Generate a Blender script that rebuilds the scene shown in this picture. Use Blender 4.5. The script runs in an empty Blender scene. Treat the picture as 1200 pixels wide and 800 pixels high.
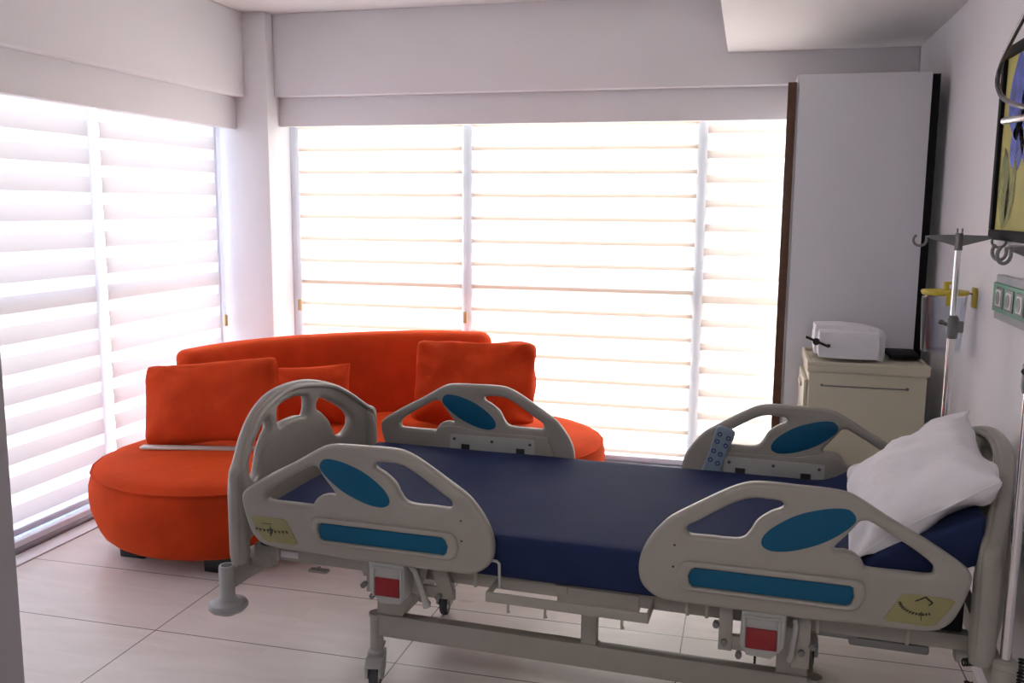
import bpy, bmesh, math, random
from mathutils import Vector, Matrix, noise
random.seed(7)
sc = bpy.context.scene
col = sc.collection
R = math.radians

# ------------------------------------------------------------------ camera, world, exposure
cam_data = bpy.data.cameras.new('camera')
cam = bpy.data.objects.new('camera', cam_data)
col.objects.link(cam)
YAW, PIT, ROL = R(-14.318), R(8.311), R(.471)
fw = Vector((math.sin(YAW)*math.cos(PIT), math.cos(YAW)*math.cos(PIT), -math.sin(PIT)))
rt = fw.cross(Vector((0, 0, 1))).normalized()
up = rt.cross(fw)
rr = rt*math.cos(ROL) + up*math.sin(ROL)
uu = -rt*math.sin(ROL) + up*math.cos(ROL)
m = Matrix((rr, uu, -fw)).transposed().to_4x4()
m.translation = Vector((0, 0, 1.5))
cam.matrix_world = m
cam_data.sensor_width = 36
cam_data.lens = 1075.9/1200*36
cam_data.clip_start = .05
sc.camera = cam
sc.view_settings.view_transform = 'Standard'
sc.view_settings.look = 'None'
sc.view_settings.gamma = 1
sc.view_settings.use_curve_mapping = False
sc.view_settings.exposure = 0.09
SKY = 8.8
FILL = 17.0  # power of the added fill behind the viewpoint

world = bpy.data.worlds.new('world')
sc.world = world
world.use_nodes = True
nt = world.node_tree
nt.nodes.clear()
wo = nt.nodes.new('ShaderNodeOutputWorld')
bg = nt.nodes.new('ShaderNodeBackground')
tc = nt.nodes.new('ShaderNodeTexCoord')
sx = nt.nodes.new('ShaderNodeSeparateXYZ')
nt.links.new(tc.outputs['Generated'], sx.inputs[0])
rz = nt.nodes.new('ShaderNodeValToRGB')            # ground below, sky above
rz.color_ramp.elements[0].position = .44; rz.color_ramp.elements[0].color = (.80, .68, .58, 1)
rz.color_ramp.elements[1].position = .56; rz.color_ramp.elements[1].color = (.88, .90, 1.03, 1)
mz = nt.nodes.new('ShaderNodeMath'); mz.operation = 'MULTIPLY_ADD'; mz.inputs[1].default_value = .5; mz.inputs[2].default_value = .5
nt.links.new(sx.outputs[2], mz.inputs[0]); nt.links.new(mz.outputs[0], rz.inputs[0])
ry = nt.nodes.new('ShaderNodeValToRGB')            # cooler to the left, warmer and brighter ahead
ry.color_ramp.elements[0].position = .25; ry.color_ramp.elements[0].color = (.80, .86, 1.0, 1)
ry.color_ramp.elements[1].position = .85; ry.color_ramp.elements[1].color = (1.27, 1.24, 1.22, 1)
my = nt.nodes.new('ShaderNodeMath'); my.operation = 'MULTIPLY_ADD'; my.inputs[1].default_value = .5; my.inputs[2].default_value = .5
nt.links.new(sx.outputs[1], my.inputs[0]); nt.links.new(my.outputs[0], ry.inputs[0])
mx = nt.nodes.new('ShaderNodeMix'); mx.data_type = 'RGBA'; mx.blend_type = 'MULTIPLY'; mx.inputs[0].default_value = 1
mx.clamp_result = False
nt.links.new(rz.outputs[0], mx.inputs[6]); nt.links.new(ry.outputs[0], mx.inputs[7])
nt.links.new(mx.outputs[2], bg.inputs[0]); bg.inputs[1].default_value = SKY
nt.links.new(bg.outputs[0], wo.inputs[0])

# ------------------------------------------------------------------ material helpers
def mat(name, color, rough=.5, metal=0., noise_amt=0., noise_scale=20., bump=0., bump_scale=60., spec=.5, sheen=0., coat=0.):
    M = bpy.data.materials.new(name); M.use_nodes = True
    t = M.node_tree; b = t.nodes['Principled BSDF']
    b.inputs['Roughness'].default_value = rough
    b.inputs['Metallic'].default_value = metal
    b.inputs['Specular IOR Level'].default_value = spec
    if coat: b.inputs['Coat Weight'].default_value = coat
    if sheen:
        b.inputs['Sheen Weight'].default_value = sheen
        b.inputs['Sheen Roughness'].default_value = .45
        b.inputs['Sheen Tint'].default_value = (1.0, .15, .035, 1)
    tc = t.nodes.new('ShaderNodeTexCoord')
    n = t.nodes.new('ShaderNodeTexNoise'); n.inputs['Scale'].default_value = noise_scale; n.inputs['Detail'].default_value = 4
    t.links.new(tc.outputs['Object'], n.inputs['Vector'])
    r = t.nodes.new('ShaderNodeValToRGB')
    a = noise_amt
    r.color_ramp.elements[0].position = .3; r.color_ramp.elements[1].position = .7
    r.color_ramp.elements[0].color = tuple(c*(1-a) for c in color)+(1,)
    r.color_ramp.elements[1].color = tuple(min(1, c*(1+a)) for c in color)+(1,)
    t.links.new(n.outputs[0], r.inputs[0]); t.links.new(r.outputs[0], b.inputs['Base Color'])
    if bump:
        n2 = t.nodes.new('ShaderNodeTexNoise'); n2.inputs['Scale'].default_value = bump_scale; n2.inputs['Detail'].default_value = 3
        t.links.new(tc.outputs['Object'], n2.inputs['Vector'])
        bp = t.nodes.new('ShaderNodeBump'); bp.inputs['Strength'].default_value = bump; bp.inputs['Distance'].default_value = .01
        t.links.new(n2.outputs[0], bp.inputs['Height']); t.links.new(bp.outputs[0], b.inputs['Normal'])
    return M

WALL = mat('wall_paint', (.81, .79, .815), .75, noise_amt=.012, noise_scale=3, bump=.02, bump_scale=180, spec=.25)
CEIL = mat('ceiling_paint', (.86, .84, .84), .8, noise_amt=.01, noise_scale=2, spec=.2)
TRIM = mat('white_trim_paint', (.87, .85, .88), .45, noise_amt=.01)
PVC = mat('white_window_plastic', (.80, .86, .96), .35, noise_amt=.01)
ALU = mat('aluminium_track', (.35, .36, .40), .35, .8, noise_amt=.05)
DARKREV = mat('grey_jamb_paint', (.40, .375, .40), .6, noise_amt=.02, noise_scale=4)
BEDP = mat('grey_beige_plastic', (.345, .320, .280), .34, noise_amt=.03, noise_scale=12, bump=.03, bump_scale=250, spec=.45)
BEDM = mat('grey_powder_coated_steel', (.355, .330, .290), .42, noise_amt=.03, noise_scale=15)
BEDL = mat('light_grey_plastic', (.41, .41, .39), .4, noise_amt=.02)
BLUE = mat('petrol_blue_plastic', (.004, .095, .19), .45, noise_amt=.03, spec=.25)
RED = mat('red_plastic', (.26, .012, .018), .35, noise_amt=.03)
BRKT = mat('pale_grey_plate', (.46, .46, .44), .4, noise_amt=.02)
YEL = mat('yellow_label_plastic', (.30, .27, .115), .45, noise_amt=.03)
TUBED = mat('dark_satin_steel', (.12, .12, .135), .22, .85)
BLK = mat('black_rubber', (.012, .012, .013), .5, noise_amt=.1)
INK = mat('dark_print', (.03, .03, .03), .6)
STEEL = mat('brushed_steel', (.55, .54, .55), .25, .95, noise_amt=.03)
CHROME = mat('chrome', (.72, .70, .70), .12, 1.0)
GREYM = mat('grey_cast_metal', (.20, .20, .20), .45, .3, noise_amt=.04)
CREAM = mat('cream_plastic', (.62, .57, .44), .42, noise_amt=.02, noise_scale=6)
WARD = mat('white_laminate', (.74, .74, .78), .5, noise_amt=.01, noise_scale=5)
BROWN = mat('dark_brown_wood', (.10, .040, .020), .4, noise_amt=.25, noise_scale=25)
BLACKP = mat('black_panel', (.010, .010, .011), .65, spec=.12)
ORANGE = mat('orange_velvet', (.57, .050, .010), .8, noise_amt=.13, noise_scale=6, bump=.15, bump_scale=28, spec=.10, sheen=.9)
MATT = mat('navy_vinyl', (.022, .033, .092), .7, noise_amt=.07, noise_scale=9, bump=.05, bump_scale=14, spec=.10)
WHITE = mat('white_cotton', (.86, .83, .86), .85, noise_amt=.02, bump=.6, bump_scale=9, spec=.15)
LINEN = mat('white_linen', (.84, .83, .88), .8, noise_amt=.02, bump=.2, bump_scale=22, spec=.2)
YPL = mat('yellow_plastic', (.62, .50, .05), .4, noise_amt=.03)
TAN = mat('tan_plastic', (.60, .46, .22), .5, noise_amt=.03)
GREEN = mat('green_panel_plastic', (.14, .36, .25), .4, noise_amt=.05)
GPAN = mat('grey_panel_plastic', (.42, .42, .44), .4, noise_amt=.03)
OUTW = mat('white_outlet_plastic', (.66, .63, .66), .4)
PALE = mat('pale_metal', (.66, .62, .58), .35, .2)
RUBG = mat('grey_rubber_tyre', (.06, .06, .065), .6)
REM = mat('blue_grey_plastic', (.25, .33, .42), .4)
NAVYK = mat('navy_print', (.03, .05, .16), .4)

def glass(name, tint, gl=.10):
    M = bpy.data.materials.new(name); M.use_nodes = True
    t = M.node_tree; t.nodes.clear()
    o = t.nodes.new('ShaderNodeOutputMaterial'); mixs = t.nodes.new('ShaderNodeMixShader')
    tr = t.nodes.new('ShaderNodeBsdfTransparent'); gs = t.nodes.new('ShaderNodeBsdfGlossy')
    lw = t.nodes.new('ShaderNodeLayerWeight'); lw.inputs[0].default_value = .25
    mm = t.nodes.new('ShaderNodeMath'); mm.operation = 'MULTIPLY_ADD'; mm.inputs[1].default_value = .4; mm.inputs[2].default_value = gl*.4
    tr.inputs[0].default_value = tint+(1,); gs.inputs[1].default_value = .04
    t.links.new(lw.outputs['Fresnel'], mm.inputs[0]); t.links.new(mm.outputs[0], mixs.inputs[0])
    t.links.new(tr.outputs[0], mixs.inputs[1]); t.links.new(gs.outputs[0], mixs.inputs[2])
    t.links.new(mixs.outputs[0], o.inputs[0])
    return M
PANE = glass('window_glass', (.93, .96, .96), .05)
JAR = glass('clear_plastic', (.90, .91, .94), .10)

def blind_mat(name, z0, period, frac, sheer_col, opaque_col, sheer_t, opaque_t, see):
    """day and night roller fabric: opaque bands of width `frac` of the period, sheer bands between"""
    M = bpy.data.materials.new(name); M.use_nodes = True
    t = M.node_tree; t.nodes.clear()
    N = t.nodes.new; L = t.links.new
    o = N('ShaderNodeOutputMaterial')
    geo = N('ShaderNodeTexCoord'); s = N('ShaderNodeSeparateXYZ'); L(geo.outputs['Object'], s.inputs[0])
    a = N('ShaderNodeMath'); a.operation = 'MULTIPLY_ADD'; a.inputs[1].default_value = 1/period; a.inputs[2].default_value = -z0/period+50
    L(s.outputs[2], a.inputs[0])
    f = N('ShaderNodeMath'); f.operation = 'FRACT'; L(a.outputs[0], f.inputs[0])
    r = N('ShaderNodeValToRGB'); e = r.color_ramp.elements
    w = .012
    e[0].position = 0; e[0].color = (0, 0, 0, 1)
    e[1].position = 1; e[1].color = (0, 0, 0, 1)
    for p, v in ((w, 1), (frac-w, .8), (frac, 0)):
        k = e.new(p); k.color = (v, v, v, 1)
    L(f.outputs[0], r.inputs[0])
    mc = N('ShaderNodeMix'); mc.data_type = 'RGBA'; mc.inputs[6].default_value = sheer_col+(1,); mc.inputs[7].default_value = opaque_col+(1,)
    L(r.outputs[0], mc.inputs[0])
    df = N('ShaderNodeBsdfDiffuse'); tl = N('ShaderNodeBsdfTranslucent'); tp = N('ShaderNodeBsdfTransparent')
    L(mc.outputs[2], df.inputs[0]); L(mc.outputs[2], tl.inputs[0])
    ft = N('ShaderNodeMapRange'); ft.inputs['To Min'].default_value = sheer_t; ft.inputs['To Max'].default_value = opaque_t
    L(r.outputs[0], ft.inputs['Value'])
    m1 = N('ShaderNodeMixShader'); L(ft.outputs[0], m1.inputs[0]); L(df.outputs[0], m1.inputs[1]); L(tl.outputs[0], m1.inputs[2])
    fs = N('ShaderNodeMapRange'); fs.inputs['To Min'].default_value = see; fs.inputs['To Max'].default_value = 0.0
    L(r.outputs[0], fs.inputs['Value'])
    m2 = N('ShaderNodeMixShader'); L(fs.outputs[0], m2.inputs[0]); L(m1.outputs[0], m2.inputs[1]); L(tp.outputs[0], m2.inputs[2])
    L(m2.outputs[0], o.inputs[0])
    return M
BL_BACK = blind_mat('cream_zebra_fabric', 1.826, .1345, .19, (.95, .93, .88), (.80, .68, .55), .44, .085, .04)
BL_LEFT = blind_mat('white_zebra_fabric', 1.553, .132, .60, (.86, .88, .92), (.72, .685, .70), .30, .125, .02)

def floor_mat():
    M = bpy.data.materials.new('beige_marble_tile'); M.use_nodes = True
    t = M.node_tree; b = t.nodes['Principled BSDF']; N = t.nodes.new; L = t.links.new
    tc = N('ShaderNodeTexCoord'); s = N('ShaderNodeSeparateXYZ'); L(tc.outputs['Object'], s.inputs[0])
    def line(out, off, per, w):
        a = N('ShaderNodeMath'); a.operation = 'MULTIPLY_ADD'; a.inputs[1].default_value = 1/per; a.inputs[2].default_value = -off/per+40.5
        L(out, a.inputs[0]); f = N('ShaderNodeMath'); f.operation = 'FRACT'; L(a.outputs[0], f.inputs[0])
        d = N('ShaderNodeMath'); d.operation = 'SUBTRACT'; d.inputs[1].default_value = .5; L(f.outputs[0], d.inputs[0])
        ab = N('ShaderNodeMath'); ab.operation = 'ABSOLUTE'; L(d.outputs[0], ab.inputs[0])
        c = N('ShaderNodeMath'); c.operation = 'LESS_THAN'; c.inputs[1].default_value = w/per/2; L(ab.outputs[0], c.inputs[0])
        fl = N('ShaderNodeMath'); fl.operation = 'FLOOR'; L(a.outputs[0], fl.inputs[0])
        return c.outputs[0], fl.outputs[0]
    lx, ix = line(s.outputs[0], -1.985, .910, .0042)
    ly, iy = line(s.outputs[1], 2.678, .447, .0042)
    mxm = N('ShaderNodeMath'); mxm.operation = 'MAXIMUM'; L(lx, mxm.inputs[0]); L(ly, mxm.inputs[1])
    # veins, stretched along the tile
    mp = N('ShaderNodeMapping'); mp.inputs['Scale'].default_value = (1.2, 5.0, 1); L(tc.outputs['Object'], mp.inputs[0])
    cb = N('ShaderNodeCombineXYZ'); L(ix, cb.inputs[0]); L(iy, cb.inputs[1]); 
    ad = N('ShaderNodeVectorMath'); ad.operation = 'MULTIPLY_ADD'; ad.inputs[1].default_value = (3.1, 1.7, 0)
    L(cb.outputs[0], ad.inputs[0]); L(mp.outputs[0], ad.inputs[2])
    n = N('ShaderNodeTexNoise'); n.inputs['Scale'].default_value = 1.7; n.inputs['Detail'].default_value = 7; n.inputs['Distortion'].default_value = 1.2
    L(ad.outputs[0], n.inputs['Vector'])
    r = N('ShaderNodeValToRGB'); e = r.color_ramp.elements
    e[0].position = .30; e[0].color = (.74, .665, .62, 1); e[1].position = .70; e[1].color = (.84, .77, .725, 1)
    L(n.outputs[0], r.inputs[0])
    mc = N('ShaderNodeMix'); mc.data_type = 'RGBA'; mc.inputs[7].default_value = (.07, .06, .07, 1)
    L(mxm.outputs[0], mc.inputs[0]); L(r.outputs[0], mc.inputs[6]); L(mc.outputs[2], b.inputs['Base Color'])
    rg = N('ShaderNodeMapRange'); rg.inputs['To Min'].default_value = .24; rg.inputs['To Max'].default_value = .36
    L(n.outputs[0], rg.inputs['Value']); L(rg.outputs[0], b.inputs['Roughness'])
    b.inputs['Specular IOR Level'].default_value = .45
    return M
FLOOR = floor_mat()

# ------------------------------------------------------------------ geometry helpers
def add_box(bm, a, b, bevel=0., seg=2, mi=0, rot=None, pivot=None):
    a, b = Vector(a), Vector(b)
    lo = Vector((min(a[i], b[i]) for i in range(3))); hi = Vector((max(a[i], b[i]) for i in range(3)))
    r = bmesh.ops.create_cube(bm, size=1)
    vs = r['verts']; c = (lo+hi)/2; d = hi-lo
    for v in vs: v.co = Vector((v.co.x*d.x, v.co.y*d.y, v.co.z*d.z))+c
    fs = set(f for v in vs for f in v.link_faces)
    if bevel > 0:
        es = list(set(e for f in fs for e in f.edges))
        rb = bmesh.ops.bevel(bm, geom=es, offset=min(bevel, min(d)*.49), segments=seg, affect='EDGES', profile=.5)
        fs = set(rb['faces']) | set(f for v in rb['verts'] for f in v.link_faces)
        vs = list(set(v for f in fs for v in f.verts))
    for f in fs: f.material_index = mi
    if rot is not None:
        p = Vector(pivot) if pivot is not None else c
        for v in vs: v.co = rot @ (v.co-p)+p
    return vs

def frames(pts):
    n = len(pts); T = []
    for i in range(n):
        a = pts[max(i-1, 0)]; b = pts[min(i+1, n-1)]
        d = (b-a); T.append(d.normalized() if d.length > 1e-9 else Vector((0, 0, 1)))
    ref = Vector((0, 0, 1)) if abs(T[0].z) < .9 else Vector((1, 0, 0))
    u = T[0].cross(ref).normalized(); out = []
    for i in range(n):
        u = (u-T[i]*u.dot(T[i])).normalized(); out.append((u, T[i].cross(u)))
    return out

def add_tube(bm, pts, rad, seg=12, mi=0, cap=True):
    pts = [Vector(p) for p in pts]; fr = frames(pts); rings = []
    for i, p in enumerate(pts):
        r = rad[i] if isinstance(rad, (list, tuple)) else rad
        rings.append([bm.verts.new(p+fr[i][0]*r*math.cos(2*math.pi*k/seg)+fr[i][1]*r*math.sin(2*math.pi*k/seg)) for k in range(seg)])
    for i in range(len(rings)-1):
        for k in range(seg):
            f = bm.faces.new((rings[i][k], rings[i][(k+1) % seg], rings[i+1][(k+1) % seg], rings[i+1][k])); f.material_index = mi; f.smooth = True
    if cap:
        f = bm.faces.new(rings[0][::-1]); f.material_index = mi
        f = bm.faces.new(rings[-1]); f.material_index = mi

def add_lathe(bm, c, prof, seg=32, mi=0, close=False):
    rings = []
    for r, z in prof:
        rings.append([bm.verts.new((c[0]+max(r, 1e-4)*math.cos(2*math.pi*k/seg), c[1]+max(r, 1e-4)*math.sin(2*math.pi*k/seg), c[2]+z)) for k in range(seg)])
    n = len(rings)
    for i in range(n if close else n-1):
        j = (i+1) % n
        for k in range(seg):
            f = bm.faces.new((rings[i][k], rings[i][(k+1) % seg], rings[j][(k+1) % seg], rings[j][k])); f.material_index = mi; f.smooth = True
    if not close:
        for rg in (rings[0][::-1], rings[-1]):
            f = bm.faces.new(rg); f.material_index = mi

def cr(pts, n=6, closed=True):
    """Catmull-Rom through 2D or 3D points"""
    P = [Vector(p) for p in pts]; m_ = len(P); out = []
    rng = m_ if closed else m_-1
    for i in range(rng):
        if closed: p0, p1, p2, p3 = P[(i-1) % m_], P[i], P[(i+1) % m_], P[(i+2) % m_]
        else: p0, p1, p2, p3 = P[max(i-1, 0)], P[i], P[i+1], P[min(i+2, m_-1)]
        for k in range(n):
            t = k/n
            out.append(.5*((2*p1)+(-p0+p2)*t+(2*p0-5*p1+4*p2-p3)*t*t+(-p0+3*p1-3*p2+p3)*t**3))
    if not closed: out.append(P[-1])
    return out

def link(name, me, m_, parent=None):
    o = bpy.data.objects.new(name, me); col.objects.link(o)
    ms = m_ if isinstance(m_, (list, tuple)) else [m_]
    if not me.materials:
        for x in ms: me.materials.append(x)
    if parent: o.parent = parent
    return o

def obj(name, bm, m_, parent=None, smooth=None):
    bmesh.ops.recalc_face_normals(bm, faces=bm.faces)
    me = bpy.data.meshes.new(name); bm.to_mesh(me); bm.free()
    if smooth is not None:
        for p in me.polygons: p.use_smooth = True
        me.set_sharp_from_angle(angle=R(smooth))
    return link(name, me, m_, parent)

def box(name, a, b, m_, parent=None, bevel=.003, **k):
    bm = bmesh.new(); add_box(bm, a, b, bevel, **k)
    return obj(name, bm, m_, parent, smooth=40)

def tube(name, pts, rad, m_, parent=None, seg=12):
    bm = bmesh.new(); add_tube(bm, pts, rad, seg)
    return obj(name, bm, m_, parent, smooth=50)

def empty(name, loc=(0, 0, 0), rz=0):
    o = bpy.data.objects.new(name, None); col.objects.link(o)
    o.location = loc; o.rotation_euler = (0, 0, rz); o.empty_display_size = .1
    return o

def tag(o, label=None, cat=None, group=None, kind=None):
    if label: o['label'] = label
    if cat: o['category'] = cat
    if group: o['group'] = group
    if kind: o['kind'] = kind
    return o

def struct(o): o['kind'] = 'structure'; return o

def plate_mesh(name, outline, holes=(), thick=.03, bevel=.008, xform=None, res=3):
    """flat plate with holes and rounded edges from 2D outlines; returned as mesh in XY with thickness along Z"""
    cu = bpy.data.curves.new(name+'_c', 'CURVE'); cu.dimensions = '2D'; cu.fill_mode = 'BOTH'
    cu.extrude = max(thick/2-bevel, 1e-4); cu.bevel_depth = bevel; cu.bevel_resolution = res; cu.offset = -bevel
    for L_ in [outline]+list(holes):
        s = cu.splines.new('POLY'); s.points.add(len(L_)-1); s.use_cyclic_u = True
        for i, p in enumerate(L_): s.points[i].co = (p[0], p[1], 0, 1)
    o = bpy.data.objects.new(name+'_t', cu); col.objects.link(o)
    dg = bpy.context.evaluated_depsgraph_get(); dg.update()
    me = bpy.data.meshes.new_from_object(o.evaluated_get(dg))
    bpy.data.objects.remove(o); bpy.data.curves.remove(cu)
    bm = bmesh.new(); bm.from_mesh(me); bpy.data.meshes.remove(me)
    bmesh.ops.remove_doubles(bm, verts=bm.verts, dist=1e-5)
    if xform:
        for v in bm.verts: v.co = Vector(xform(v.co))
    for f in bm.faces: f.material_index = 0
    return bm

# ------------------------------------------------------------------ room shell
XL, XR, YB = -3.22, .79, 5.32           # outer wall planes
ZC, ZD = 2.61, 2.308                     # ceiling, lowered ceiling
struct(box('floor', (-3.3, -1.7, -.06), (.95, 5.4, 0), FLOOR, bevel=0))
struct(box('ceiling', (-3.3, -1.7, ZC), (.95, 5.4, ZC+.08), CEIL, bevel=0))
struct(box('ceiling', (-.147, -1.6, ZD), (XR, 5.079, ZC), CEIL, bevel=.004))
struct(box('wall_right', (XR, -1.7, 0), (XR+.12, 5.4, ZC), WALL, bevel=0))
struct(box('wall_front', (-3.3, -1.72, 0), (.9, -1.6, ZC), WALL, bevel=0))
struct(box('wall_divider', (-3.22, .80, 0), (-.955, 1.0, ZC), DARKREV, bevel=.004))
struct(box('wall_left', (-3.34, -1.7, 0), (-3.22, 1.2, ZC), WALL, bevel=0))
# corner column
struct(box('wall_corner', (-3.34, 5.0, 0), (-2.77, 5.44, ZC), TRIM, bevel=.006))
# left window wall: bulkhead and valance
struct(box('trim_1', (-3.34, 1.0, 2.13), (-2.915, 5.0, ZC), WALL, bevel=.008))
struct(box('trim_2', (-3.02, 1.0, 1.945), (-2.975, 5.0, 2.13), WALL, bevel=.004))
# back window wall
struct(box('trim_3', (-2.77, 5.08, 2.138), (XR, 5.44, ZC), WALL, bevel=.008))
struct(box('trim_4', (-2.77, 5.14, 1.968), (XR, 5.17, 2.138), WALL, bevel=.004))
# baseboard on the right wall
struct(box('baseboard_right', (XR-.014, -1.5, 0), (XR, 5.2, .075), TRIM, bevel=.003))

def window(name, axis, pos, spans, zb, zt, transom, bot=.06):
    """axis 'x': panes in the plane x=pos, spans along y; axis 'y': plane y=pos, spans along x"""
    root = empty(name, (0, 0, 0)); struct(root)
    def P(u, w, z): return (pos+w, u, z) if axis == 'x' else (u, pos+w, z)
    u0, u1 = spans[0][0], spans[-1][1]
    bm = bmesh.new()
    add_box(bm, P(u0-.0, -.035, zb), P(u1+.0, .035, zb+bot), .004)
    add_box(bm, P(u0, -.035, zt-.06), P(u1, .035, zt), .004)
    add_box(bm, P(u0, -.035, zb+bot), P(u0+.075, .035, zt-.06), .004)
    add_box(bm, P(u1-.075, -.035, zb+bot), P(u1, .035, zt-.06), .004)
    for i in range(len(spans)-1):
        c = (spans[i][1]+spans[i+1][0])/2
        add_box(bm, P(c-.045, -.04, zb+bot), P(c+.045, .04, zt-.06), .006)
    for (a, b) in spans:
        add_box(bm, P(a+.04, -.03, transom-.022), P(b-.04, .03, transom+.022), .004)
    obj('window_frame', bm, PVC, root, smooth=40)
    for (a, b) in spans:
        box('window_pane', P(a+.03, -.004, zb+bot-.01), P(b-.03, .004, zt-.05), PANE, root, bevel=0)
    return root
window('window_1', 'x', -3.155, [(1.1, 2.45), (2.45, 3.89), (3.89, 5.0)], .0, 2.13, 1.07)
window('window_2', 'y', 5.30, [(-2.77, -1.62), (-1.62, -.265), (-.265, .79)], .0, 2.138, 1.03)
struct(box('window_sill_track', (-3.115, 1.0, 0), (-2.99, 5.0, .035), ALU, bevel=.003)).name = 'trim_5'
struct(box('trim_6', (-3.02, 1.0, .035), (-2.985, 5.0, .062), PVC, bevel=.003))
struct(box('trim_7', (-2.985, 1.0, 0), (-2.895, 5.0, .006), TRIM, bevel=.001))
struct(box('trim_8', (-2.77, 5.16, 0), (XR, 5.26, .03), ALU, bevel=.003))

# added fill light behind the viewpoint, built as an unseen ceiling panel
cl_ = empty('added_fill_light', (-.75, -.55, ZC)); tag(cl_, 'added white fill panel on the ceiling behind the viewpoint', 'fill light')
box('frame', (-.32, -.32, -.03), (.32, .32, -.001), TRIM, cl_, bevel=.006)
DIFF = mat('fill_diffuser', (.9, .9, .9), .5); DIFF.node_tree.nodes['Principled BSDF'].inputs['Emission Color'].default_value = (1, .93, .86, 1)
DIFF.node_tree.nodes['Principled BSDF'].inputs['Emission Strength'].default_value = 2.0
box('diffuser', (-.29, -.29, -.034), (.29, .29, -.028), DIFF, cl_, bevel=.001)
lt = bpy.data.lights.new('fill_light', 'AREA'); lt.size = .56; lt.energy = FILL; lt.color = (1, .97, .95)  # added soft fill for the near side of the bed
lo = bpy.data.objects.new('fill_light', lt); col.objects.link(lo); lo.parent = cl_; lo.location = (0, 0, -.04)

# ------------------------------------------------------------------ zebra blinds
def blind(axis, pos, u0, u1, ztop, zbot, m_, label, face, zs, period, chain=None):
    root = empty('zebra_blind', (pos, (u0+u1)/2, 0) if axis == 'x' else ((u0+u1)/2, pos, 0))
    tag(root, label, 'blind', 'day and night blinds on the windows')
    h = (u1-u0)/2
    def P(u, w, z): return (w, u, z) if axis == 'x' else (u, w, z)
    bm = bmesh.new()
    n = int((ztop-zbot)/.0168); th = .0006
    rows = []
    for i in range(n+1):
        z = zbot+(ztop-zbot)*i/n
        k = ((z-zs)/period) % 1
        w = face*.004*math.sin(2*math.pi*k)
        rows.append((z, w))
    sh = []
    for s_ in (-1, 1):
        sh.append([[bm.verts.new(P(u, w+s_*th, z)) for u in (-h, h)] for z, w in rows])
    for g in sh:
        for i in range(n): bm.faces.new((g[i][0], g[i][1], g[i+1][1], g[i+1][0]))
    bm.faces.ensure_lookup_table()
    # keep only one sheet: thin fabric
    bmesh.ops.delete(bm, geom=[v for r in sh[1] for v in r], context='VERTS')
    obj('fabric', bm, m_, root, smooth=60)
    box('bottom_rail', P(-h, -.010, zbot-.028), P(h, .010, zbot+.002), PVC, root, bevel=.004)
    bm = bmesh.new(); add_tube(bm, [P(-h-.005, 0, ztop+.02), P(h+.005, 0, ztop+.02)], .018, 16)
    obj('roller_tube', bm, PVC, root, smooth=40)
    if chain:
        u, z = chain
        bm = bmesh.new()
        for d in (-.006, .006): add_tube(bm, [P(u+d, face*.015, ztop), P(u+d, face*.015, z)], .0016, 6)
        ch = obj('chain', bm, PVC, root)
        box('chain_weight', P(u-.011, face*.008, z-.03), P(u+.011, face*.028, z+.04), TAN, root, bevel=.006, seg=3)
    return root
blind('x', -3.08, 1.15, 2.41, 2.06, .075, BL_LEFT, 'white banded day and night blind on the left wall, half behind the near jamb', 1, 1.553, .132)
blind('x', -3.08, 2.47, 3.835, 2.06, .075, BL_LEFT, 'white banded blind on the left wall, left of the mullion gap, reaching the floor track', 1, 1.553, .132)
blind('x', -3.08, 3.915, 4.915, 2.06, .075, BL_LEFT, 'white banded blind between the left wall mullion and the corner column', 1, 1.553, .132, (.53, .80))
blind('y', 5.245, -2.70, -1.65, 2.07, .06, BL_BACK, 'cream banded blind beside the corner column, behind the orange sofa back', -1, 1.824, .1345, (-.535, .88))
blind('y', 5.245, -1.59, -.29, 2.07, .06, BL_BACK, 'widest cream banded blind in the middle of the back window', -1, 1.824, .1345, (-.685, .84))
blind('y', 5.245, -.24, .74, 2.07, .06, blind_mat('cream_zebra_fabric_soft', 1.774, .1335, .34, (.95, .92, .86), (.84, .75, .66), .40, .085, .03), 'cream banded blind running behind the white wardrobe, with wider beige bands', -1, 1.774, .1335)

# ------------------------------------------------------------------ sofa
def spine_pts(c1, c2, bul, n=14):
    a, b = Vector(c1), Vector(c2); d = b-a; nn = Vector((-d.y, d.x)).normalized()
    return [a+d*t+nn*bul*4*t*(1-t) for t in [i/n for i in range(n+1)]]
def stadium(sp, r1, r2, cap=14):
    n = len(sp); out = []
    T = [(sp[min(i+1, n-1)]-sp[max(i-1, 0)]).normalized() for i in range(n)]
    for i in range(n):                        # right side, start to end
        r = r1+(r2-r1)*i/(n-1); out.append(sp[i]+Vector((T[i].y, -T[i].x))*r)
    a0 = math.atan2(-T[-1].x, T[-1].y)
    for k in range(1, cap): a = a0+math.pi*k/cap; out.append(sp[-1]+Vector((math.cos(a), math.sin(a)))*r2)
    for i in range(n-1, -1, -1):
        r = r1+(r2-r1)*i/(n-1); out.append(sp[i]-Vector((T[i].y, -T[i].x))*r)
    a0 = math.atan2(T[0].x, -T[0].y)
    for k in range(1, cap): a = a0+math.pi*k/cap; out.append(sp[0]+Vector((math.cos(a), math.sin(a)))*r1)
    return out
SO = Vector((-1.75, 4.0, 0))
sofa = empty('sofa', SO)
tag(sofa, 'curved orange velvet sofa with rounded seat ends, standing in the window corner', 'sofa')
def sv(p, z): return Vector((p[0], p[1], z))-SO
sp = spine_pts((-2.27, 3.62), (-1.20, 4.33), .12)
bm = bmesh.new(); prev = None
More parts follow.
